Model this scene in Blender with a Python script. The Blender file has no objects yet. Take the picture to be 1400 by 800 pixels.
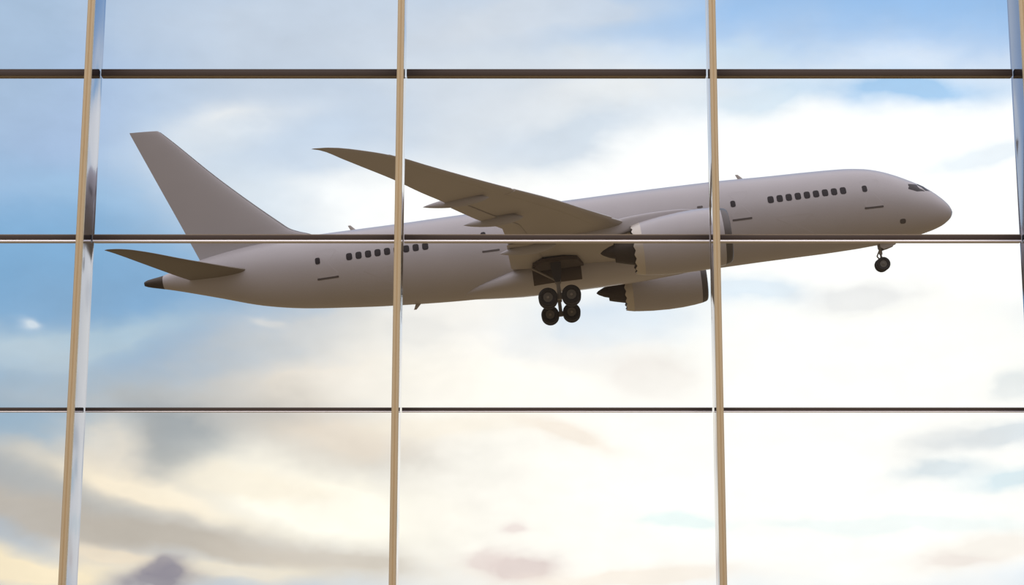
import bpy, bmesh, math, random
from mathutils import Vector, Matrix
random.seed(3)
PI = math.pi
sc = bpy.context.scene
COL = sc.collection

# ------------------------------------------------------------------ camera
F_PX = 2260.0                      # focal length in pixels of a 1400 px wide frame
CX, CY = 735.0, 400.0              # principal point
PITCH = math.atan(F_PX / 12400.0)
CAM_H = 1.6
cam_data = bpy.data.cameras.new('camera')
cam_data.sensor_width = 36.0
cam_data.lens = F_PX / 1400.0 * 36.0
cam_data.shift_x = -(CX - 700.0) / 1400.0
cam_data.clip_end = 20000
cam = bpy.data.objects.new('camera', cam_data)
COL.objects.link(cam)
cam.location = (0, 0, CAM_H)
cam.rotation_euler = (PI / 2 + PITCH, 0, 0)
sc.camera = cam
sc.view_settings.view_transform = 'Standard'
sc.view_settings.look = 'None'
sc.view_settings.exposure = 0.0
sc.view_settings.gamma = 1.0
sc.view_settings.use_curve_mapping = False
sc.cycles.use_denoising = True
sc.cycles.max_bounces = 8
sc.cycles.transparent_max_bounces = 12


def lin(c):
    out = []
    for v in c:
        v = v / 255.0
        out.append(v / 12.92 if v <= 0.04045 else ((v + 0.055) / 1.055) ** 2.4)
    return tuple(out)


# ------------------------------------------------------------------ sky
def azel(px, py):
    """azimuth (east of north) and elevation of a direction, worked out from a pixel of the photograph"""
    x = (px - CX) / F_PX
    v = (CY - py) / F_PX
    y = math.cos(PITCH) - v * math.sin(PITCH)
    z = math.sin(PITCH) + v * math.cos(PITCH)
    return math.atan2(x, y), math.atan2(z, math.hypot(x, y))


def build_world():
    w = bpy.data.worlds.new('sky')
    sc.world = w
    w.use_nodes = True
    nt = w.node_tree
    nt.nodes.clear()
    L = nt.links.new

    def N(t, **k):
        n = nt.nodes.new(t)
        for a, b in k.items():
            setattr(n, a, b)
        return n

    def M(op, a, b=None, c=None, clamp=False):
        n = N('ShaderNodeMath', operation=op)
        n.use_clamp = clamp
        for i, v in enumerate((a, b, c)):
            if v is None:
                continue
            if isinstance(v, (int, float)):
                n.inputs[i].default_value = v
            else:
                L(v, n.inputs[i])
        return n.outputs[0]

    def V(op, a, b=None, out=0):
        n = N('ShaderNodeVectorMath', operation=op)
        for i, v in enumerate((a, b)):
            if v is None:
                continue
            if isinstance(v, (tuple, list)):
                n.inputs[i].default_value = v
            else:
                L(v, n.inputs[i])
        return n.outputs[out]

    def mixc(fac, a, b):
        n = N('ShaderNodeMix', data_type='RGBA')
        for sock, v in ((n.inputs[0], fac), (n.inputs[6], a), (n.inputs[7], b)):
            if isinstance(v, (int, float)):
                sock.default_value = v
            elif isinstance(v, tuple):
                sock.default_value = (*v, 1)
            else:
                L(v, sock)
        return n.outputs[2]

    def sstep(x, lo, hi):
        n = N('ShaderNodeMapRange', interpolation_type='SMOOTHSTEP')
        L(x, n.inputs[0])
        n.inputs[1].default_value = lo
        n.inputs[2].default_value = hi
        return n.outputs[0]

    d = V('NORMALIZE', N('ShaderNodeTexCoord').outputs['Generated'])
    sep = N('ShaderNodeSeparateXYZ')
    L(d, sep.inputs[0])
    az = M('ARCTAN2', sep.outputs[0], sep.outputs[1])
    el = M('ARCSINE', sep.outputs[2])
    cmb = N('ShaderNodeCombineXYZ')
    L(az, cmb.inputs[0])
    L(el, cmb.inputs[1])
    ae = cmb.outputs[0]

    # stretched noise, so that the clouds streak along the horizon
    def noise(scale, detail, stretch=(1, 1, 1.8), off=(0, 0, 0), rough=0.55):
        n = N('ShaderNodeTexNoise')
        n.inputs['Scale'].default_value = scale
        n.inputs['Detail'].default_value = detail
        n.inputs['Roughness'].default_value = rough
        v = V('MULTIPLY', d, stretch)
        v = V('ADD', v, off)
        L(v, n.inputs['Vector'])
        return n

    warp = noise(9, 4)
    wv = V('MULTIPLY', V('SUBTRACT', warp.outputs['Color'], (0.5, 0.5, 0.5)), (0.075, 0.04, 0))
    ae_w = V('ADD', ae, wv)
    fbm = M('SUBTRACT', noise(15, 10, off=(3, 1, 7), rough=0.62).outputs['Fac'], 0.5)      # about -.25 .. .25
    fine = M('SUBTRACT', noise(45, 6, off=(9, 4, 2)).outputs['Fac'], 0.5)

    # clear sky: blue overhead, paler near the horizon
    t = sstep(el, 0.0, 1.2)
    clear = mixc(t, lin((142, 184, 224)), lin((108, 152, 205)))
    # high thin cloud everywhere
    veil = sstep(noise(3.2, 6, off=(2, 5, 1)).outputs['Fac'], 0.40, 0.72)
    col = mixc(M('MULTIPLY', veil, 0.55), clear, lin((205, 208, 214)))
    # unseen sky behind and beside the viewer, shaped to light the aircraft: dull low, over-bright high
    back = sstep(sep.outputs[1], 0.80, 0.35)
    col = mixc(back, col, mixc(sstep(el, 0.08, 0.85), BACK_LOW, BACK_HIGH))

    # cloud masses: px, py, sigma x, sigma y, colour, strength, roughness of the edge, tilt in degrees
    for (px, py, sx, sy, c, s, amp, tilt) in CLOUDS:
        a0, e0 = azel(px, py)
        v = V('SUBTRACT', ae_w, (a0, e0, 0))
        if tilt:
            r = N('ShaderNodeVectorRotate', rotation_type='Z_AXIS')
            L(v, r.inputs['Vector'])
            r.inputs['Angle'].default_value = math.radians(tilt)
            v = r.outputs[0]
        v = V('MULTIPLY', v, (F_PX / sx, F_PX / sy, 0))
        d2 = V('DOT_PRODUCT', v, v, out=1)
        if amp:
            d2 = M('MAXIMUM', M('MULTIPLY_ADD', fbm, amp * 4.5, d2), 0.0)
        g = M('POWER', math.e, M('MULTIPLY', d2, -0.5))
        g = M('MULTIPLY', g, 1.45, clamp=True)
        col = mixc(M('MULTIPLY', g, s), col, lin(c))
    # fine mottling of the cloud
    k = M('MULTIPLY_ADD', M('ADD', fbm, M('MULTIPLY', fine, 0.5)), 0.20, 1.0)
    colm = V('MULTIPLY', col, N('ShaderNodeCombineXYZ').outputs[0])
    cc = nt.nodes[-1]
    nn = [n for n in nt.nodes if n.bl_idname == 'ShaderNodeCombineXYZ'][-1]
    for i in range(3):
        L(k, nn.inputs[i])
    # land below the horizon
    ground = sstep(el, -0.006, -0.03)
    out = mixc(ground, colm, LAND)
    bg = N('ShaderNodeBackground')
    L(out, bg.inputs[0])
    bg.inputs[1].default_value = 1.0
    o = N('ShaderNodeOutputWorld')
    L(bg.outputs[0], o.inputs[0])


BACK_LOW = (0.24, 0.208, 0.195)
BACK_HIGH = (1.26, 1.19, 1.28)
LAND = (0.245, 0.18, 0.11)
W1 = (266, 266, 264)
WW = (268, 262, 250)
CLOUDS = [
    # broad washes
    (60, 230, 260, 220, (158, 192, 226), .80, 0, 0),
    (60, 420, 200, 130, (118, 170, 212), .95, .5, 0),
    (230, 330, 170, 60, (126, 178, 220), .70, .5, 0),
    (240, 440, 170, 75, (126, 172, 212), .85, .6, 0),
    (300, 110, 330, 110, (186, 205, 230), .75, 0, 0),
    (480, 60, 190, 90, (203, 214, 228), .75, .3, 0),
    (760, 60, 210, 80, (206, 216, 229), .85, .4, 0),
    (900, 60, 110, 60, (180, 206, 234), .6, .5, 0),
    (1190, 20, 230, 105, (143, 188, 236), .95, .4, 0),
    (1330, 60, 120, 60, (136, 184, 234), .6, .4, 0),
    # the great white mass to the right
    (1190, 300, 260, 120, W1, 1.0, .6, 0),
    (1190, 215, 230, 55, W1, 1.0, .8, -4),
    (1360, 160, 70, 22, W1, .95, .9, 25),
    (1080, 165, 90, 32, W1, .85, 1.0, -10),
    (880, 300, 190, 90, W1, .98, .6, 0),
    (720, 250, 110, 36, (252, 252, 250), .9, .8, -8),
    (900, 235, 110, 30, W1, .9, .8, -5),
    (1040, 128, 70, 14, (205, 228, 246), .7, 1.0, -8),
    (1270, 126, 85, 15, (158, 201, 240), .9, .7, 6),
    (1340, 208, 60, 9, (233, 244, 253), .7, .6, -8),
    (1000, 88, 70, 10, (205, 226, 244), .7, .8, -5),
    (740, 30, 120, 16, (220, 226, 234), .6, .8, -6),
    (690, 92, 120, 14, (220, 229, 238), .6, .8, 0),
    # between the fin and the wing
    (780, 150, 130, 30, (242, 243, 242), .85, .9, -8),
    (650, 130, 90, 40, (218, 226, 236), .6, .5, 0),
    (760, 195, 110, 22, (205, 219, 234), .75, .8, -10),
    (640, 190, 80, 26, (216, 226, 238), .6, .6, 0),
    (470, 270, 110, 50, (252, 252, 250), .98, .7, -10),
    (560, 300, 120, 40, W1, .9, .5, 0),
    (340, 260, 80, 50, (214, 226, 238), .75, .6, 20),
    (345, 163, 52, 16, (252, 251, 248), 1.0, 1.2, -6),
    (300, 190, 60, 20, (224, 232, 240), .7, .9, -20),
    (450, 150, 80, 30, (196, 212, 232), .5, .6, 0),
    (460, 200, 90, 26, (198, 215, 235), .6, .6, 0),
    (60, 145, 60, 60, (168, 192, 228), .6, .5, 0),
    (20, 60, 60, 70, (166, 190, 216), .6, .5, 0),
    (90, 265, 60, 12, (165, 200, 232), .5, .8, 10),
    # below the aircraft, left
    (200, 500, 130, 60, (142, 176, 208), .85, .5, 0),
    (240, 450, 110, 42, (126, 171, 211), 1.0, .5, 0),
    (100, 468, 110, 14, (180, 206, 222), .75, .9, -8),
    (30, 490, 50, 22, (190, 210, 224), .75, .9, 0),
    (32, 442, 9, 4, (222, 232, 240), .8, .5, 0),
    (357, 452, 11, 4, (226, 227, 228), .8, .5, 0),
    (60, 560, 130, 34, (138, 176, 206), .8, .5, 0),
    (450, 455, 90, 32, (200, 203, 206), .9, .6, -8),
    (350, 505, 60, 20, (176, 188, 200), .6, .7, 0),
    (300, 545, 60, 14, (176, 186, 196), .7, .7, 0),
    (470, 525, 110, 22, (240, 228, 213), .9, .7, -12),
    # below the aircraft, middle and right
    (680, 520, 140, 90, WW, .97, .5, 0),
    (630, 440, 70, 30, (250, 246, 240), .7, .5, 0),
    (575, 460, 40, 18, (228, 228, 226), .6, .7, 0),
    (850, 440, 80, 26, (206, 224, 243), .95, .6, -4),
    (800, 482, 70, 14, (240, 236, 234), .7, .8, 0),
    (720, 470, 40, 18, (222, 230, 240), .5, .7, 0),
    (1190, 520, 230, 80, (268, 266, 258), .97, .4, 0),
    (1040, 398, 46, 12, (218, 236, 251), .7, .7, 0),
    (1180, 405, 44, 14, (228, 229, 231), .6, .8, 0),
    (905, 520, 42, 24, (232, 224, 219), .8, .9, 20),
    (1392, 525, 26, 12, (208, 218, 223), .8, .9, -8),
    # lowest row
    (780, 690, 270, 110, (268, 264, 254), 1.0, .3, 0),
    (1200, 690, 260, 100, (268, 266, 260), 1.0, .3, 0),
    (260, 660, 210, 90, (212, 205, 194), .9, .5, 0),
    (50, 660, 80, 45, (176, 178, 178), .85, .6, 0),
    (50, 592, 80, 18, (150, 180, 204), .8, .5, 0),
    (150, 574, 46, 9, (156, 182, 204), .8, .6, 0),
    (390, 598, 100, 24, (200, 197, 192), .85, .7, 10),
    (250, 612, 72, 30, (162, 168, 172), 1.0, .6, 25),
    (250, 640, 40, 14, (158, 163, 166), .9, .6, 20),
    (490, 600, 60, 22, (238, 224, 206), .75, .6, 0),
    (125, 625, 34, 30, (244, 233, 215), .7, .7, 0),
    (210, 676, 100, 12, (255, 241, 216), .95, .6, 14),
    (430, 685, 95, 32, (268, 263, 248), 1.0, .5, 10),
    (340, 662, 70, 14, (256, 246, 226), .8, .7, 0),
    (50, 712, 90, 14, (196, 187, 176), .8, .7, 12),
    (250, 742, 120, 14, (192, 184, 173), .95, .7, 10),
    (420, 762, 90, 14, (214, 204, 190), .8, .8, 4),
    (40, 785, 100, 16, (255, 238, 204), .95, .5, 6),
    (320, 788, 80, 10, (252, 239, 214), .7, .8, 0),
    (140, 765, 40, 8, (250, 232, 204), .7, .8, 14),
    (216, 783, 11, 8, (162, 156, 163), .9, .7, 0),
    (200, 793, 12, 8, (160, 154, 161), .9, .7, 0),
    (230, 795, 13, 8, (152, 147, 157), .9, .7, 0),
    (214, 806, 30, 9, (150, 145, 155), .9, .7, 0),
    (780, 598, 55, 10, (250, 234, 217), .6, .9, 18),
    (610, 580, 70, 12, (254, 244, 226), .6, .8, 0),
    (705, 773, 34, 13, (228, 210, 205), .8, 1.3, 0),
    (660, 758, 22, 7, (236, 220, 214), .7, 1.2, 0),
    (690, 722, 11, 4, (240, 224, 219), .7, .9, 0),
    (860, 792, 90, 8, (252, 238, 222), .6, .8, 0),
    (1370, 590, 60, 11, (214, 224, 231), .7, .9, -6),
    (1290, 598, 42, 10, (230, 232, 232), .5, .9, 0),
    (1285, 638, 34, 9, (212, 225, 232), .75, .9, 0),
    (1370, 650, 42, 9, (206, 230, 240), .7, .9, -8),
    (1220, 715, 120, 8, (236, 250, 250), .5, .8, 0),
    (925, 718, 36, 7, (224, 248, 248), .55, .8, 0),
    (1350, 752, 60, 15, (252, 243, 232), .6, .9, -14),
    (1315, 770, 30, 6, (243, 231, 224), .5, .9, 0),
]
build_world()

# ------------------------------------------------------------------ helpers
def tag(o, label=None, cat=None, group=None, kind=None):
    if label:
        o['label'] = label
    if cat:
        o['category'] = cat
    if group:
        o['group'] = group
    if kind:
        o['kind'] = kind
    return o


def obj(name, bm, mat, parent=None, smooth=True, angle=40):
    me = bpy.data.meshes.new(name)
    bmesh.ops.recalc_face_normals(bm, faces=bm.faces[:])
    for f in bm.faces:
        f.smooth = smooth
    if smooth:
        ca = math.radians(angle)
        for e in bm.edges:
            if len(e.link_faces) == 2 and e.calc_face_angle(0) > ca:
                e.smooth = False
    bm.to_mesh(me)
    bm.free()
    me.materials.append(mat)
    o = bpy.data.objects.new(name, me)
    COL.objects.link(o)
    if parent:
        o.parent = parent
    return o


def loft(bm, rings, close=True, cap0=True, cap1=True):
    vr = [[bm.verts.new(p) for p in r] for r in rings]
    n = len(vr[0])
    for a, b in zip(vr[:-1], vr[1:]):
        for i in range(n if close else n - 1):
            j = (i + 1) % n
            bm.faces.new((a[i], a[j], b[j], b[i]))
    if cap0:
        bm.faces.new(vr[0])
    if cap1:
        bm.faces.new(list(reversed(vr[-1])))
    return vr


def box(bm, x0, x1, y0, y1, z0, z1, bev=0.0):
    r = bmesh.ops.create_cube(bm, size=1.0)
    for v in r['verts']:
        v.co = Vector(((x0 + x1) / 2 + v.co.x * (x1 - x0), (y0 + y1) / 2 + v.co.y * (y1 - y0), (z0 + z1) / 2 + v.co.z * (z1 - z0)))
    if bev:
        es = {e for v in r['verts'] for e in v.link_edges}
        bmesh.ops.bevel(bm, geom=list(es), offset=bev, segments=2, affect='EDGES', profile=0.5)


def tube(bm, p0, p1, r0, r1=None, n=16):
    r1 = r0 if r1 is None else r1
    p0, p1 = Vector(p0), Vector(p1)
    ax = (p1 - p0).normalized()
    a = ax.orthogonal().normalized()
    b = ax.cross(a)
    rings = []
    for p, r in ((p0, r0), (p1, r1)):
        rings.append([p + (a * math.cos(t) + b * math.sin(t)) * r for t in [2 * PI * i / n for i in range(n)]])
    loft(bm, rings)


def interp(tab, x):
    """monotone cubic (Fritsch-Carlson) through rows (x, y...)"""
    n = len(tab)
    if x <= tab[0][0]:
        return tab[0][1:]
    if x >= tab[-1][0]:
        return tab[-1][1:]
    k = 0
    while tab[k + 1][0] < x:
        k += 1
    out = []
    for c in range(1, len(tab[0])):
        def dl(i):
            return (tab[i + 1][c] - tab[i][c]) / (tab[i + 1][0] - tab[i][0])

        def tg(i):
            if i == 0:
                return dl(0)
            if i == n - 1:
                return dl(n - 2)
            a, b = dl(i - 1), dl(i)
            if a * b <= 0:
                return 0.0
            return 2 * a * b / (a + b)
        h = tab[k + 1][0] - tab[k][0]
        t = (x - tab[k][0]) / h
        m0, m1 = tg(k) * h, tg(k + 1) * h
        y0, y1 = tab[k][c], tab[k + 1][c]
        out.append((2 * t**3 - 3 * t**2 + 1) * y0 + (t**3 - 2 * t**2 + t) * m0 + (-2 * t**3 + 3 * t**2) * y1 + (t**3 - t**2) * m1)
    return tuple(out)


# ------------------------------------------------------------------ materials
def mat(name, base, rough=0.5, metal=0.0, coat=0.0, var=0.0, vscale=3.0, bump=0.0, bscale=20.0, stretch=(1, 1, 1), spec=0.5):
    m = bpy.data.materials.new(name)
    m.use_nodes = True
    nt = m.node_tree
    b = nt.nodes['Principled BSDF']
    b.inputs['Base Color'].default_value = (*base, 1)
    b.inputs['Roughness'].default_value = rough
    b.inputs['Metallic'].default_value = metal
    b.inputs['Coat Weight'].default_value = coat
    b.inputs['Specular IOR Level'].default_value = spec
    if var or bump:
        tc = nt.nodes.new('ShaderNodeTexCoord')
        mp = nt.nodes.new('ShaderNodeMapping')
        mp.inputs['Scale'].default_value = stretch
        nt.links.new(tc.outputs['Object'], mp.inputs[0])
    if var:
        no = nt.nodes.new('ShaderNodeTexNoise')
        no.inputs['Scale'].default_value = vscale
        no.inputs['Detail'].default_value = 5
        nt.links.new(mp.outputs[0], no.inputs['Vector'])
        mx = nt.nodes.new('ShaderNodeMix')
        mx.data_type = 'RGBA'
        mx.inputs[6].default_value = (*[c * (1 - var) for c in base], 1)
        mx.inputs[7].default_value = (*[min(1, c * (1 + var)) for c in base], 1)
        nt.links.new(no.outputs['Fac'], mx.inputs[0])
        nt.links.new(mx.outputs[2], b.inputs['Base Color'])
    if bump:
        n2 = nt.nodes.new('ShaderNodeTexNoise')
        n2.inputs['Scale'].default_value = bscale
        n2.inputs['Detail'].default_value = 3
        nt.links.new(mp.outputs[0], n2.inputs['Vector'])
        bp = nt.nodes.new('ShaderNodeBump')
        bp.inputs['Strength'].default_value = bump
        bp.inputs['Distance'].default_value = 0.02
        nt.links.new(n2.outputs['Fac'], bp.inputs['Height'])
        nt.links.new(bp.outputs[0], b.inputs['Normal'])
    return m


def glass_mat():
    m = bpy.data.materials.new('clear facade glass')
    m.use_nodes = True
    nt = m.node_tree
    nt.nodes.clear()
    tr = nt.nodes.new('ShaderNodeBsdfTransparent')
    tr.inputs[0].default_value = (0.99, 0.995, 0.995, 1)
    gl = nt.nodes.new('ShaderNodeBsdfGlossy')
    gl.inputs['Roughness'].default_value = 0.0
    fr = nt.nodes.new('ShaderNodeFresnel')
    fr.inputs['IOR'].default_value = 1.25
    mx = nt.nodes.new('ShaderNodeMixShader')
    nt.links.new(fr.outputs[0], mx.inputs[0])
    nt.links.new(tr.outputs[0], mx.inputs[1])
    nt.links.new(gl.outputs[0], mx.inputs[2])
    o = nt.nodes.new('ShaderNodeOutputMaterial')
    nt.links.new(mx.outputs[0], o.inputs[0])
    return m


M_GLASS = glass_mat()
M_PAINT = mat('fuselage paint', (0.47, 0.445, 0.455), 0.38, coat=0.25, var=0.05, vscale=0.6)
M_WING = mat('wing grey paint', (0.46, 0.425, 0.39), 0.45, var=0.06, vscale=0.5)
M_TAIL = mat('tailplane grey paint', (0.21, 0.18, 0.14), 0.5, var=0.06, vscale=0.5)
M_FIN = mat('fin paint', (0.42, 0.40, 0.405), 0.42, coat=0.1, var=0.04, vscale=0.5)
M_EDGE = mat('erosion strip grey', (0.20, 0.19, 0.185), 0.4, var=0.1)
M_LIP = mat('bare metal lip', (0.12, 0.108, 0.10), 0.4, metal=0.4)
M_NOZ = mat('nozzle metal', (0.62, 0.57, 0.50), 0.35, metal=0.4)
M_HOT = mat('heat darkened metal', (0.07, 0.055, 0.042), 0.5, metal=0.5, var=0.2)
M_DARK = mat('dark duct', (0.05, 0.042, 0.036), 0.6, var=0.1)
M_BAY_SHADE = mat('wheel bay and belly shade', (0.085, 0.062, 0.043), 0.8, var=0.25, vscale=1.5)  # dark brown standing for the bay and the belly shade round it
M_WIN = mat('dark cabin glass', (0.028, 0.022, 0.024), 0.35, var=0.1, spec=0.25)
M_SEAM = mat('dark seam', (0.10, 0.085, 0.08), 0.6, var=0.1)
M_TYRE = mat('black tyre rubber', (0.035, 0.031, 0.027), 0.75, var=0.15, vscale=8)
M_HUB = mat('wheel hub grey', (0.16, 0.15, 0.13), 0.5, metal=0.4)
M_STRUT = mat('gear leg metal', (0.28, 0.25, 0.21), 0.45, metal=0.3, var=0.1)
M_GOLD = mat('tan anodised aluminium', (0.93, 0.76, 0.48), 0.42, metal=0.3, var=0.06, vscale=2)
M_GOLDD = mat('tan groove', (0.80, 0.61, 0.34), 0.5, metal=0.3, var=0.06)
M_FIN_SIDE = mat('polished mullion side', (0.36, 0.38, 0.46), 0.06, metal=1.0, var=0.03, vscale=1.5)
M_BRONZE = mat('dark bronze aluminium', (0.11, 0.082, 0.066), 0.5, metal=0.2, var=0.08, stretch=(0.3, 1, 6))
M_CREAM = mat('pale aluminium bead', (0.93, 0.88, 0.83), 0.3, metal=0.75, var=0.04)
M_TANLIP = mat('tan lip', (0.42, 0.33, 0.22), 0.5, var=0.04)

# ------------------------------------------------------------------ the glass facade
FY = 12.5                       # distance of the glass
BAY = 2.4
DEPTH = 0.335                   # mullions stand this far in front of the glass
HW = 0.026                      # half width of a mullion
PXM = BAY / 427.0
MX = [(121 - CX) * PXM, (547.5 - CX) * PXM, (975.0 - CX) * PXM, (1402.5 - CX) * PXM]
X_START = MX[0] - BAY
X_END = MX[3] + BAY
Z_ROW = [CAM_H + FY * t for t in (0.3223, 0.21555, 0.1099, -0.004)]     # transom heights, top down
Z_TOP = Z_ROW[0] + 1.33
TH = [0.050, 0.052, 0.030, 0.030]     # total heights

MNAMES = ['leftmost tan mullion of the glass facade, left of the aircraft tail with its polished side showing',
          'second tan mullion from the left, in front of the rear fuselage',
          'third tan mullion from the left, in front of the near engine inlet',
          'tan mullion at the right edge of the photo with dark polished side']
for i, x in enumerate(MX):
    root = bpy.data.objects.new('trim_%d' % (i + 1), None)
    root.location = (x, FY, 0)
    COL.objects.link(root)
    tag(root, MNAMES[i], 'mullion', kind='structure')
    bm = bmesh.new()
    side_r, side_l = [], []
    for k in range(13):
        u = k / 12
        w_ = HW - 0.003 - DEPTH * math.tan(math.radians(3.2)) / 2 * max(0.0, u - 0.15) ** 2 / 0.85
        yy = -DEPTH + 0.03 + (DEPTH - 0.03) * u
        side_r.append((w_, yy))
        side_l.append((-w_, yy))
    prof = side_r + [(side_r[-1][0], 0.03), (side_l[-1][0], 0.03)] + side_l[::-1]
    loft(bm, [[Vector((a, b, z)) for a, b in prof] for z in (0, Z_TOP)])
    obj('mullion_body', bm, M_FIN_SIDE, root, angle=20)
    bm = bmesh.new()                      # front cap: rounded, with a shallow groove
    prof = [(-HW, 0.03), (-HW, 0.006), (-HW + 0.006, 0.0), (-0.007, 0.0), (-0.005, 0.002), (0.005, 0.002), (0.007, 0.0),
            (HW - 0.006, 0.0), (HW, 0.006), (HW, 0.03)]
    loft(bm, [[Vector((a, -DEPTH + b, z)) for a, b in prof] for z in (0, Z_TOP)])
    cap = obj('mullion_cap', bm, M_GOLD, root, angle=20)
    bm = bmesh.new()
    box(bm, -0.0035, 0.0035, -DEPTH + 0.001, -DEPTH + 0.008, 0, Z_TOP)
    obj('groove_strip', bm, M_GOLDD, cap)

TNAMES = ['dark bronze transom across the top of the facade, above the aircraft fin',
          'dark transom with a pale lower lip crossing in front of the aircraft',
          'thin dark transom below the aircraft, third from the top',
          'lowest transom just below the photo']
for i, z in enumerate(Z_ROW[:3]):
    root = bpy.data.objects.new('trim_%d' % (i + 5), None)
    root.location = ((X_START + X_END) / 2, FY, z)
    COL.objects.link(root)
    tag(root, TNAMES[i], 'transom', kind='structure')
    xs = [X_START] + MX + [X_END]
    for k in range(5):
        x0 = xs[k] + (HW if k else 0) - root.location.x
        x1 = xs[k + 1] - (HW if k < 4 else 0) - root.location.x
        if i == 0:
            parts = [('transom_bar', M_BRONZE, -0.0285, 0.024, -0.05), ('lower_lip', M_TANLIP, -0.033, -0.0285, -0.045)]
        elif i == 1:
            parts = [('upper_lip', M_TANLIP, 0.024, 0.032, -0.045), ('transom_bar', M_BRONZE, -0.0092, 0.024, -0.05),
                     ('glazing_bead', M_CREAM, -0.0256, -0.0092, -0.056)]
        else:
            parts = [('transom_bar', M_BRONZE, -0.013, 0.014, -0.03), ('glazing_bead', M_CREAM, -0.019, -0.013, -0.033)]
        for nm, m, a, b, yy in parts:
            bm = bmesh.new()
            if nm == 'glazing_bead':           # sloped bead: its face leans back towards the bar
                d_ = (b - a) * math.tan(math.radians(32))
                loft(bm, [[Vector((x, yy, a)), Vector((x, 0.02, a)), Vector((x, 0.02, b)), Vector((x, yy + d_, b))] for x in (x0, x1)])
            else:
                box(bm, x0, x1, yy, 0.02, a, b, 0.0015)
            obj(nm, bm, m, root, angle=30)

ROWN = ['top', 'second', 'third', 'bottom']
COLN = ['at the left edge of the photo', 'between the first and second mullions from the left',
        'between the second and third mullions from the left', 'between the third mullion and the right edge mullion']
zb = [Z_TOP] + Z_ROW[:3] + [0.0]
ext = [(0.0, 0.033), (0.032, 0.0256), (0.014, 0.019)]
n = 0
for r in range(4):
    z1 = Z_TOP if r == 0 else Z_ROW[r - 1] - ext[r - 1][1]
    z0 = 0.0 if r == 3 else Z_ROW[r] + (0.024, 0.032, 0.014)[r]
    for c in range(4):
        x0 = (X_START if c == 0 else MX[c - 1] + HW - 0.012)
        x1 = MX[c] - HW + 0.012
        bm = bmesh.new()
        box(bm, x0, x1, -0.006, 0.006, z0, z1)
        n += 1
        o = obj('window_%d' % n, bm, M_GLASS, None, smooth=False)
        o.location = (0, FY, 0)
        tag(o, 'clear glass pane in the %s row %s' % (ROWN[r], COLN[c]), 'window', kind='structure')

# ------------------------------------------------------------------ the airliner
# built in metres as (s, y, z): s aft from the nose tip, y to starboard, z up from the fuselage axis
S0, ZB = 27.8, -4.75            # the empty sits on the ground point under the main gear


def P(s, y, z):
    return Vector((S0 - s, -y, z - ZB))


YAW, PIT, ROL = -0.005453150088882165, 0.1285188201501109, 0.1310624839322223
TX, TY, TZ = 28.624213890133067, 6.654360036938388, 114.78893129517381


def c2w(v):
    """viewer axes (right, up, ahead) to world axes"""
    cp, sp = math.cos(PITCH), math.sin(PITCH)
    return Vector((v[0], v[2] * cp - v[1] * sp, v[2] * sp + v[1] * cp))


Fv = Vector((math.cos(YAW) * math.cos(PIT), math.sin(PIT), math.sin(YAW) * math.cos(PIT)))
S_ = Vector((0, 1, 0)).cross(Fv).normalized()
U_ = Fv.cross(S_)
if U_.y < 0:
    U_ = -U_
Sv = S_ * math.cos(ROL) + U_ * math.sin(ROL)
Uv = -S_ * math.sin(ROL) + U_ * math.cos(ROL)
wF, wS, wU = c2w(Fv), c2w(Sv), c2w(Uv)
wO = Vector((0, 0, CAM_H)) + c2w((TX, TY, TZ))
origin = wO - wF * S0 + wU * ZB
plane = bpy.data.objects.new('airliner', None)
COL.objects.link(plane)
R = Matrix((wF, -wS, wU)).transposed().to_4x4()
plane.matrix_world = Matrix.Translation(origin) @ R
tag(plane, 'grey twin-engine jet airliner climbing with its landing gear down, seen through the glass facade', 'airplane')

# fuselage: s, top, bottom, half width
FUS = [(0.00, -1.06, -1.12, 0.04), (0.10, -0.78, -1.36, 0.30), (0.26, -0.50, -1.56, 0.56), (0.9, 0.20, -1.96, 1.08), (1.73, 0.88, -2.22, 1.50),
       (2.76, 1.49, -2.42, 1.90), (3.71, 1.98, -2.55, 2.17), (4.67, 2.38, -2.66, 2.39), (5.71, 2.67, -2.73, 2.56),
       (7.2, 2.86, -2.80, 2.72), (9.7, 2.96, -2.84, 2.85), (12.8, 3.04, -2.84, 2.88), (16.0, 3.15, -2.87, 2.88),
       (21.0, 3.19, -2.92, 2.88), (26.0, 3.17, -2.98, 2.88), (29.0, 3.15, -2.98, 2.88), (34.1, 3.11, -2.86, 2.88),
       (39.5, 3.05, -2.55, 2.78), (42.5, 3.05, -2.28, 2.58), (45.4, 3.02, -1.96, 2.24), (48.0, 2.92, -1.47, 1.83),
       (51.5, 2.48, -0.40, 1.22), (54.2, 1.82, 0.42, 0.68), (54.95, 1.58, 0.62, 0.53), (56.1, 1.40, 0.92, 0.28), (56.33, 1.30, 1.02, 0.16)]


def fus(s, th, off=0.0):
    """point of the skin at station s; th = 0 on top, pi/2 to starboard"""
    t, b, w = interp(FUS, s)
    zc, h = (t + b) / 2, (t - b) / 2
    return P(s, (w + off) * math.sin(th), zc + (h + off) * math.cos(th))


def th_at(s, z):
    t, b, w = interp(FUS, s)
    zc, h = (t + b) / 2, (t - b) / 2
    return math.acos(max(-1, min(1, (z - zc) / h)))


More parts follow.
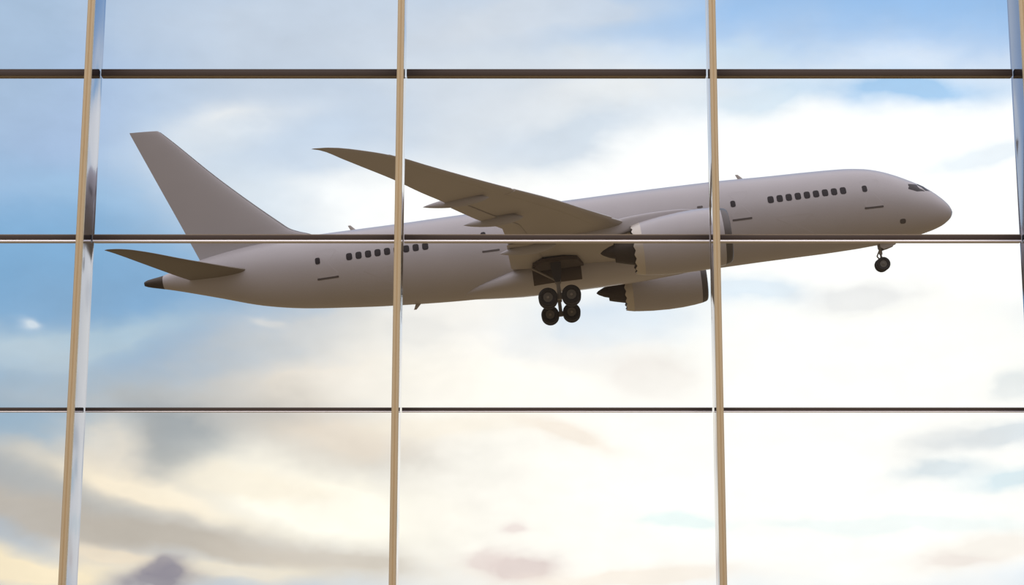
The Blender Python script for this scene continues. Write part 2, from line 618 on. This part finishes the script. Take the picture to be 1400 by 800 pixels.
def skin_patch(bm, ring_sz, side, off=0.012, inner=-0.03):
    """a thin plate that follows the skin: outline given as (s, z), lofted from under the skin to just above it"""
    cs = sum(p[0] for p in ring_sz) / len(ring_sz)
    cz = sum(p[1] for p in ring_sz) / len(ring_sz)
    def pt(s, z, o):
        return fus(s, side * th_at(s, z), o)
    rings = []
    for k in (1.0, 0.66, 0.33):
        rings.append([pt(cs + (s - cs) * k, cz + (z - cz) * k, off) for s, z in ring_sz])
    base = [pt(s, z, inner) for s, z in ring_sz]
    vr = loft(bm, [base] + rings, cap0=False, cap1=False)
    c = bm.verts.new(pt(cs, cz, off))
    last = vr[-1]
    for i in range(len(last)):
        bm.faces.new((last[i], last[(i + 1) % len(last)], c))


def rrect(cs, cz, w, h, r, n=4):
    pts = []
    for (sx, sz, a0) in ((1, 1, 0), (-1, 1, 90), (-1, -1, 180), (1, -1, 270)):
        for k in range(n + 1):
            a = math.radians(a0 + 90 * k / n)
            pts.append((cs + sx * (w / 2 - r) + r * math.cos(a), cz + sz * (h / 2 - r) + r * math.sin(a)))
    return pts


NS, NT = 130, 72
stn = []
for i in range(NS + 1):
    t = i / NS
    stn.append(54.95 * (t ** 1.35 if t < .5 else (t ** 1.35)))
bm = bmesh.new()
loft(bm, [[fus(s, 2 * PI * k / NT) for k in range(NT)] for s in stn], cap0=True, cap1=True)
body = obj('fuselage', bm, M_PAINT, plane, angle=60)

bm = bmesh.new()
loft(bm, [[fus(s, 2 * PI * k / 32, 0.004) for k in range(32)] for s in (54.95, 55.3, 55.7, 56.1, 56.25, 56.33)])
tag(obj('tail_exhaust', bm, M_HOT, plane, angle=50), 'dark auxiliary exhaust cone at the tail')

# belly fairing under the wing
FAIR = [(17.2, 0.2, 0.2), (19, 1.9, 0.66), (21.5, 2.78, 1.0), (25, 3.06, 1.3), (28, 3.06, 1.32), (30.5, 2.7, 1.0), (33.0, 1.9, .60), (35.6, .3, .2)]
rings = []
for i in range(25):
    s = 17.2 + i * (35.6 - 17.2) / 24
    w, h = interp(FAIR, s)
    t, b, _w = interp(FUS, s)
    zc = b + h - 0.06 - (0.10 - 0.25 * max(0.0, abs(s - 26) - 4) / 6)
    rings.append([P(s, w * math.copysign(abs(math.cos(a)) ** .8, math.cos(a)), zc + (h - 0.06) * math.copysign(abs(math.sin(a)) ** .8, math.sin(a)))
                  for a in [2 * PI * k / 36 for k in range(36)]])
bm = bmesh.new()
loft(bm, rings)
obj('belly_fairing', bm, M_PAINT, plane, angle=50)

# cabin windows, doors
for side in (1, -1):
    for s0, dz, cnt, step in ((7.75, 0.94, 9, 0.622), (36.4, 0.80, 9, 0.655)):
        for k in range(cnt):
            s = s0 + k * step
            bm = bmesh.new()
            skin_patch(bm, rrect(s, dz, 0.42, 0.50, 0.14), side)
            obj('cabin_window', bm, M_WIN, plane)
    for s_win, z_win, s_a, s_b, zs in ((6.26, 0.90, 5.15, 6.48, -0.46), (15.3, 0.98, 14.15, 15.5, -0.16), (32.4, 1.05, 31.4, 32.6, -0.10),
                                       (43.84, 0.81, 42.5, 44.0, -0.44)):
        bm = bmesh.new()
        skin_patch(bm, rrect((s_a + s_b) / 2, zs + 1.03, s_b - s_a, 1.96, 0.22), side, off=0.006)
        door = obj('cabin_door', bm, M_PAINT, plane)
        bm = bmesh.new()
        skin_patch(bm, rrect(s_win, z_win, 0.34, 0.46, 0.12), side, off=0.016)
        obj('door_window', bm, M_WIN, door)
        bm = bmesh.new()
        skin_patch(bm, rrect((s_a + s_b) / 2, zs, s_b - s_a, 0.13, 0.05), side, off=0.016)
        obj('door_sill', bm, M_SEAM, door)
    # flight deck glazing
    for nm, ring in (('cockpit_window', [(1.95, 0.40), (2.55, 0.40), (3.15, 0.62), (3.05, 1.02), (2.45, 0.98)]),
                     ('windshield', [(1.55, 0.42), (1.88, 0.44), (2.36, 0.98), (2.24, 1.06), (1.82, .86)])):
        bm = bmesh.new()
        skin_patch(bm, ring, side, off=0.014)
        obj(nm, bm, M_WIN, plane)
for ring in (rrect(39.6, -0.95, 2.3, 1.5, 0.15), rrect(11.3, -1.05, 2.5, 1.5, 0.15)):
    bm = bmesh.new()
    skin_patch(bm, ring, 1, off=0.007)
    obj('cargo_door', bm, M_PAINT, plane)
bm = bmesh.new()
skin_patch(bm, rrect(3.88, -1.55, 0.42, 0.3, 0.12), 1, off=0.014)
obj('static_port', bm, M_SEAM, plane)
bm = bmesh.new()
skin_patch(bm, rrect(17.55, 1.06, 0.4, 0.16, 0.07), 1, off=0.014)
obj('vent_slot', bm, M_SEAM, plane)

# blade antennas
for s, up in ((14.15, 1), (41.4, 1), (37.5, -1)):
    t, b, w = interp(FUS, s)
    z0 = (t - 0.05) if up > 0 else (b + 0.05)
    bm = bmesh.new()
    rings = []
    for k in range(6):
        u = k / 5
        ch = 0.42 * (1 - .55 * u)
        rings.append([P(s + 0.30 * u + ch * cx_, 0.045 * (1 - .5 * u) * cy_, z0 + up * 0.42 * u)
                      for cx_, cy_ in ((-.5, 0), (-.2, 1), (.2, .8), (.5, 0), (.2, -.8), (-.2, -1))])
    loft(bm, rings)
    obj('blade_antenna', bm, M_WING, plane)


# aerofoil surfaces --------------------------------------------------
def foil(n=14):
    """closed outline (x 0..1, thickness -1..1), nose first along the top"""
    up = []
    for i in range(n + 1):
        x = 0.5 * (1 - math.cos(PI * i / n))
        yt = 5 * (0.2969 * math.sqrt(x) - 0.1260 * x - 0.3516 * x**2 + 0.2843 * x**3 - 0.1036 * x**4)
        up.append((x, yt))
    return up


def section(le, te, tc, spanwise, camber=0.0):
    """ring of points between two points le, te given as (s, y, z) vectors in aircraft axes; thickness ratio tc"""
    le, te = Vector(le), Vector(te)
    ch = (te - le).length
    ax = (te - le) / ch
    nrm = ax.cross(Vector(spanwise)).normalized()
    if abs(nrm.z) > abs(nrm.y):
        if nrm.z < 0:
            nrm = -nrm
    elif nrm.y < 0:
        nrm = -nrm
    f = foil()
    pts = []
    for x, t in f:
        pts.append(le + ax * (x * ch) + nrm * ((t * tc + camber * math.sin(PI * x) * 1.0) * ch))
    for x, t in reversed(f[1:-1]):
        pts.append(le + ax * (x * ch) + nrm * ((-t * tc * 0.85 + camber * math.sin(PI * x)) * ch))
    return pts


def mirror(pts, side):
    return [P(p.x, p.y * side, p.z) for p in pts]


# wing: y, LE s, LE z, TE s, TE z, t/c
WING = [(1.6, 17.4, -1.50, 30.7, -1.62, .125), (2.9, 18.3, -1.35, 30.7, -1.50, .125), (6.0, 20.45, -0.98, 30.7, -1.15, .115),
        (9.75, 23.05, -0.52, 30.68, -0.80, .105), (10.9, 23.88, -0.37, 30.66, -0.72, .102), (13.5, 25.65, -0.05, 30.68, -0.53, .098),
        (16.2, 27.43, 0.27, 31.93, -0.27, .095), (21.0, 30.86, 0.76, 34.03, 0.25, .092), (22.8, 32.12, 0.95, 34.87, 0.45, .092),
        (25.5, 34.1, 1.30, 36.1, 0.82, .09), (27.6, 35.75, 1.63, 37.55, 1.30, .09), (28.6, 36.95, 1.82, 38.3, 1.56, .09),
        (29.65, 38.9, 2.05, 39.35, 1.96, .09), (30.0, 39.60, 2.02, 39.75, 2.00, .09)]
# tailplane and fin tables: y or z, LE s, TE s, t/c
TAILP = [(0.5, 47.6, 52.75, .10), (1.0, 48.3, 53.0, .10), (5.5, 51.9, 54.6, .09), (9.15, 54.55, 55.85, .09), (9.8, 55.35, 56.12, .09), (10.06, 56.0, 56.24, .09)]


def fairing_pod(s0, s1, y, z0, z1, w, h):
    """long teardrop body under the trailing edge"""
    rings = []
    for i in range(19):
        u = i / 18
        r = max(0.02, math.sin(PI * u ** 0.8) ** 0.75)
        s = s0 + (s1 - s0) * u
        z = z0 + (z1 - z0) * u
        rings.append([Vector((s, y + w * r * math.cos(a), z + h * r * math.sin(a))) for a in [2 * PI * k / 18 for k in range(18)]])
    return rings


for side in (1, -1):
    rings = []
    for i in range(len(WING) - 1):
        a, b = WING[i], WING[i + 1]
        m = 4
        for k in range(m):
            y = a[0] + (b[0] - a[0]) * k / m
            rings.append(y)
    rings.append(WING[-1][0])
    bm = bmesh.new()
    secs = []
    for y in rings:
        ls, lz, ts, tz, tc = interp(WING, y)
        secs.append(mirror(section((ls, y, lz), (ts, y, tz), tc, (0, 1, 0), camber=0.008), side))
    loft(bm, secs)
    wing = obj('wing', bm, M_WING, plane, angle=55)
    # leading edge slats: a thin shell wrapped over the nose of the wing
    for ya, yb in ((4.2, 8.9), (11.2, 19.4), (19.7, 27.8)):
        bm = bmesh.new()
        secs = []
        for k in range(9):
            y = ya + (yb - ya) * k / 8
            ls, lz, ts, tz, tc = interp(WING, y)
            ch = ts - ls
            full = section((ls - 0.02 * ch - .02, y, lz), (ts, y, tz), tc * 1.03, (0, 1, 0), camber=0.008)
            nose = full[0:7] + full[-4:]
            secs.append(mirror(nose, side))
        loft(bm, secs)
        obj('slat', bm, M_WING, wing, angle=55)
    # flap panels on the trailing edge
    for ya, yb in ((3.2, 9.4), (11.0, 19.6)):
        bm = bmesh.new()
        secs = []
        for k in range(7):
            y = ya + (yb - ya) * k / 6
            ls, lz, ts, tz, tc = interp(WING, y)
            ch = (ts - ls)
            fl = 0.20 * ch
            secs.append(mirror(section((ts - fl, y, tz + 0.10 - .02 * ch), (ts + 0.08, y, tz - 0.12), 0.12, (0, 1, 0)), side))
        loft(bm, secs)
        obj('flap', bm, M_WING, wing, angle=55)
    for (s0, s1, y, z0, z1, w, h) in ((31.2, 35.05, 20.2, .20, .12, .22, .30), (29.4, 33.05, 16.0, -.42, -.48, .26, .34), (27.6, 31.3, 8.6, -1.15, -1.30, .28, .38)):
        bm = bmesh.new()
        loft(bm, [mirror(r, side) for r in fairing_pod(s0, s1, y, z0, z1, w, h)])
        obj('flap_track_fairing', bm, M_FIN, wing)

    # tailplane
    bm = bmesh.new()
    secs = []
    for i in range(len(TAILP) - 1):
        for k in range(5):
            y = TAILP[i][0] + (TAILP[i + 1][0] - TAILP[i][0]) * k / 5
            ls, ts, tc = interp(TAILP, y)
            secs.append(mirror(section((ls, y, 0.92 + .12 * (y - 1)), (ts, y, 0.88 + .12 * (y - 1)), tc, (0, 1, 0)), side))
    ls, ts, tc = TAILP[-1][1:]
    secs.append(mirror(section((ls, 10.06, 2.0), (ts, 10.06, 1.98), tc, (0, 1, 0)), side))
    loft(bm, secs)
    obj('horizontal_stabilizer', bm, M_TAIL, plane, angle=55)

# fin: z, LE s, TE s, t/c
FINT = [(1.9, 42.6, 52.15, .030), (3.02, 44.2, 52.62, .045), (3.22, 44.55, 52.70, .05), (3.45, 45.2, 52.8, .06), (3.75, 45.85, 52.92, .068), (4.2, 46.4, 53.10, .075),
        (7.87, 50.39, 54.65, .09), (11.6, 54.02, 56.22, .09), (11.84, 54.28, 56.32, .085)]
bm = bmesh.new()
edge = bmesh.new()
secs, esecs = [], []
zz = []
for i in range(len(FINT) - 1):
    for k in range(5):
        zz.append(FINT[i][0] + (FINT[i + 1][0] - FINT[i][0]) * k / 5)
zz.append(FINT[-1][0])
for z in zz:
    ls, ts, tc = interp(FINT, z)
    sct = section((ls, 0, z), (ts, 0, z), tc, (0, 0, 1))
    secs.append(mirror(sct, 1))
    if 3.1 < z < 11.8:
        full = section((ls - .03, 0, z), (ts, 0, z), tc * 1.06, (0, 0, 1))
        esecs.append(mirror(full[0:2] + full[-1:], 1))
secs.append(mirror(section((54.36, 0, 11.90), (56.38, 0, 12.02), .07, (0, 0, 1)), 1))
loft(bm, secs)
fin = obj('vertical_stabilizer', bm, M_FIN, plane, angle=55)
loft(edge, esecs)
tag(obj('leading_edge_strip', edge, M_EDGE, fin, angle=55), 'dark grey strip along the leading edge of the fin')

# engines ------------------------------------------------------------
ENG_S, ENG_Z, ENG_Y = 16.65, -2.20, 9.75
NAC = [(0.0, 1.56), (0.04, 1.66), (0.15, 1.74), (0.45, 1.82), (1.0, 1.90), (1.9, 1.95), (3.0, 1.94), (4.2, 1.86), (5.2, 1.74), (5.6, 1.68)]


def rev(rows, side, n=48, dz=lambda u: 0.0):
    out = []
    for u, r in rows:
        out.append([P(ENG_S + u, side * (ENG_Y + r * math.cos(a)), ENG_Z + dz(u) + r * math.sin(a)) for a in [2 * PI * k / n for k in range(n)]])
    return out


droop = lambda u: -0.028 * max(0.0, u - 1.0)
for side in (1, -1):
    bm = bmesh.new()
    rows = [(.42 + (u - .45) if False else u, r) for u, r in NAC if u >= 0.45] + [(5.58, 1.60), (4.8, 1.62), (3.0, 1.66), (0.9, 1.55), (0.40, 1.50)]
    vr = loft(bm, rev(rows, side, dz=droop), cap0=False, cap1=False)
    eng = obj('engine', bm, M_PAINT, plane, angle=50)
    bm = bmesh.new()
    loft(bm, rev([(0.47, 1.825), (0.15, 1.745), (0.04, 1.665), (0.0, 1.575), (0.03, 1.50), (0.15, 1.46), (0.42, 1.47)], side, dz=droop), cap0=False, cap1=False)
    tag(obj('inlet_lip', bm, M_LIP, eng, angle=60), 'dark bare metal ring round the engine inlet')
    bm = bmesh.new()
    loft(bm, rev([(0.40, 1.492), (0.9, 1.53), (1.5, 1.53), (1.5, 0.02)], side, dz=droop), cap0=False, cap1=False)
    obj('inlet_duct', bm, M_DARK, eng)
    bm = bmesh.new()                       # fan: blades and spinner
    for k in range(18):
        a = 2 * PI * k / 18
        r0, r1 = 0.35, 1.50
        q = []
        for (u, da, r) in ((1.15, -.10, r0), (1.35, .10, r0), (1.36, .07, r1), (1.05, -.09, r1)):
            q.append((u, a + da, r))
        fr = [P(ENG_S + u, side * (ENG_Y + r * math.cos(t)), ENG_Z + r * math.sin(t)) for u, t, r in q]
        bk = [P(ENG_S + u + .03, side * (ENG_Y + r * math.cos(t)), ENG_Z + r * math.sin(t)) for u, t, r in q]
        loft(bm, [fr, bk])
    loft(bm, rev([(0.75, 0.01), (0.85, .14), (1.0, .25), (1.2, .36), (1.4, .40)], side, n=24))
    obj('fan', bm, M_HOT, eng, angle=30)
    bm = bmesh.new()                       # bright scalloped nozzle ring
    n = 72
    out = []
    for u, r in ((5.6, 1.685), (5.95, 1.60), (6.15, 1.53), (6.15, 1.50), (5.9, 1.55), (5.57, 1.62)):
        ring = []
        for k in range(n):
            a = 2 * PI * k / n
            uu = u + (0.22 * abs(((k / n * 18) % 1) - .5) - .05 if u > 6 else 0)
            ring.append(P(ENG_S + uu, side * (ENG_Y + r * math.cos(a)), ENG_Z + droop(u) + r * math.sin(a)))
        out.append(ring)
    loft(bm, out, cap0=False, cap1=False)
    tag(obj('nozzle_ring', bm, M_NOZ, eng, angle=50), 'pale scalloped ring round the rear of the engine cowl')
    bm = bmesh.new()
    loft(bm, rev([(4.6, 1.25), (5.4, 1.16), (6.2, 1.0), (7.0, .80), (7.35, .70), (7.3, .66)], side, n=36, dz=lambda u: -0.10), cap0=True, cap1=True)
    obj('core_cowl', bm, M_HOT, eng)
    bm = bmesh.new()
    loft(bm, rev([(6.9, .50), (7.3, .48), (7.7, .36), (8.1, .16), (8.25, .03)], side, n=24, dz=lambda u: -0.10))
    obj('exhaust_cone', bm, M_HOT, eng)
    # pylon between the cowl and the wing
    bm = bmesh.new()
    PYL = [(18.6, -0.42, -0.26, .05), (19.6, -0.55, -0.12, .20), (21.0, -0.8, -0.10, .27), (22.6, -1.1, -0.16, .29), (24.0, -1.35, -0.32, .29),
           (25.5, -1.25, -0.7, .24), (27.2, -1.10, -0.85, .12), (28.4, -1.05, -0.95, .03)]
    secs = []
    for i in range(25):
        s = 18.6 + 9.8 * i / 24
        zl, zu, w = interp(PYL, s)
        secs.append([P(s, side * (ENG_Y + w * math.copysign(abs(math.cos(a)) ** .5, math.cos(a))), (zl + zu) / 2 + (zu - zl) / 2 * math.copysign(abs(math.sin(a)) ** .6, math.sin(a)))
                     for a in [2 * PI * k / 20 for k in range(20)]])
    loft(bm, secs)
    obj('pylon', bm, M_PAINT, eng, angle=50)


# landing gear --------------------------------------------------------
def wheel(parent, s, y, z, r, w):
    bm = bmesh.new()
    n = 40
    prof = [(-w / 2 * .55, r * .50), (-w / 2 * .92, r * .62), (-w / 2, r * .80), (-w / 2 * .86, r * .94), (-w / 2 * .5, r), (w / 2 * .5, r), (w / 2 * .86, r * .94),
            (w / 2, r * .80), (w / 2 * .92, r * .62), (w / 2 * .55, r * .50)]
    loft(bm, [[P(s + q * math.cos(a), y + t, z + q * math.sin(a)) for a in [2 * PI * k / n for k in range(n)]] for t, q in prof])
    tyre = obj('wheel', bm, M_TYRE, parent, angle=50)
    bm = bmesh.new()
    for sg in (1, -1):
        rows = [(.50 * r, .58), (.46 * r, .50), (.30 * r, .46), (.20 * r, .66), (.10 * r, .70), (.01, .70)]
        loft(bm, [[P(s + q * math.cos(a), y + sg * w / 2 * t, z + q * math.sin(a)) for a in [2 * PI * k / 28 for k in range(28)]] for q, t in rows], cap0=True)
    obj('hub', bm, M_HUB, tyre, angle=30)


SM, ZM = 27.79, -4.10
for side in (1, -1):
    bm = bmesh.new()
    tube(bm, P(SM - .1, side * 4.9, -1.4), P(SM, side * 4.9, -3.2), .22, .20, 20)
    tube(bm, P(SM, side * 4.9, -3.1), P(SM, side * 4.9, ZM + .05), .13, .13, 16)
    gear = obj('landing_gear', bm, M_STRUT, plane)
    bm = bmesh.new()
    tube(bm, P(SM - .85, side * 4.9, ZM + .02), P(SM + .85, side * 4.9, ZM - .05), .15, .15, 14)
    tube(bm, P(SM, side * 4.9, ZM + .2), P(SM, side * 4.9, ZM - .15), .2, .2, 14)
    for ds in (-.78, .78):
        tube(bm, P(SM + ds, side * 4.9 - .75, ZM), P(SM + ds, side * 4.9 + .75, ZM), .09, .09, 12)
    obj('bogie_beam', bm, M_STRUT, gear, angle=50)
    bm = bmesh.new()
    tube(bm, P(SM + .05, side * 4.9, -3.0), P(SM + 1.6, side * 4.4, -1.9), .08, .08, 12)
    tube(bm, P(SM, side * 4.9, -2.9), P(SM - .1, side * 3.0, -2.0), .09, .09, 12)
    obj('side_brace', bm, M_STRUT, gear)
    bm = bmesh.new()                       # narrow door fixed to the leg
    rows = [(-1.75, .36), (-2.3, .34), (-2.9, .24), (-3.1, .16)]
    loft(bm, [[P(SM + ds, side * (5.16 + .02 * t), z) for ds, t in ((-w, -1), (w, -1), (w, 1), (-w, 1))] for z, w in rows])
    obj('gear_door', bm, M_DARK, gear, angle=30)
    bm = bmesh.new()                       # dark plates: open wheel bay, with the shade under the wing painted in
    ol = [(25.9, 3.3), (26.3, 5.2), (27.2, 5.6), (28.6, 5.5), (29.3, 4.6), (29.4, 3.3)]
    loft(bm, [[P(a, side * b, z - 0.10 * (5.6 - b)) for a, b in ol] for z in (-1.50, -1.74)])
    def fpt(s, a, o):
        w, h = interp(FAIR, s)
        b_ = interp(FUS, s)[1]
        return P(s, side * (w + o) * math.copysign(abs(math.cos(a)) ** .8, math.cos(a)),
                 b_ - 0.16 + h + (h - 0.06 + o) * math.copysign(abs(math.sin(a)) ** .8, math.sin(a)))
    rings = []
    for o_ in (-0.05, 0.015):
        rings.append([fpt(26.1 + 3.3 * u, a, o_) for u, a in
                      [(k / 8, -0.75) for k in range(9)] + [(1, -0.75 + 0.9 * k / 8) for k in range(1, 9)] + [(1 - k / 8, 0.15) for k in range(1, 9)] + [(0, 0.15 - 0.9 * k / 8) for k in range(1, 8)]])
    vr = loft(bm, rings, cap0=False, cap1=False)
    grid = [[bm.verts.new(fpt(26.1 + 3.3 * i / 8, -0.75 + 0.9 * j / 8, 0.016)) for i in range(9)] for j in range(9)]  # dark skin over the fairing: bay opening plus painted belly shade
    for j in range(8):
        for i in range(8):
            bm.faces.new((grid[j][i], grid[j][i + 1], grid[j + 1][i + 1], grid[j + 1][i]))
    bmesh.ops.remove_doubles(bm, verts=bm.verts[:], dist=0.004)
    obj('bay_and_shade_patch', bm, M_BAY_SHADE, gear, angle=30)
    for ds in (-.78, .78):
        for dy in (-.56, .56):
            wheel(gear, SM + ds, side * 4.9 + dy, ZM, .64, .50)

SN, ZN = 5.35, -4.11
bm = bmesh.new()
tube(bm, P(SN - .05, 0, -2.3), P(SN, 0, -3.4), .13, .12, 16)
tube(bm, P(SN, 0, -3.3), P(SN, 0, ZN), .075, .075, 14)
tube(bm, P(SN, -.42, ZN), P(SN, .42, ZN), .07, .07, 12)
tube(bm, P(SN + .05, 0, -3.1), P(SN + .28, 0, -3.5), .05, .05, 10)
tube(bm, P(SN + .28, 0, -3.5), P(SN + .05, 0, -3.85), .05, .05, 10)
nose = obj('landing_gear', bm, M_STRUT, plane, angle=50)
for y in (-.34, .34):
    wheel(nose, SN, y, ZN, .48, .32)
for y in (-.5, .5):
    bm = bmesh.new()
    ol = [(4.15, -2.58), (5.4, -2.62), (5.4, -2.95), (5.2, -3.1), (4.75, -3.02), (4.35, -2.9)]
    loft(bm, [[P(s, y + t, z) for s, z in ol] for t in (-.02, .02)])
    obj('gear_door', bm, M_WING, nose, angle=30)
bm = bmesh.new()
for y in (-.1, .1):
    tube(bm, P(SN - .14, y - .06, -3.05), P(SN - .22, y - .06, -3.05), .07, .09, 14)
obj('taxi_light', bm, M_HUB, nose)
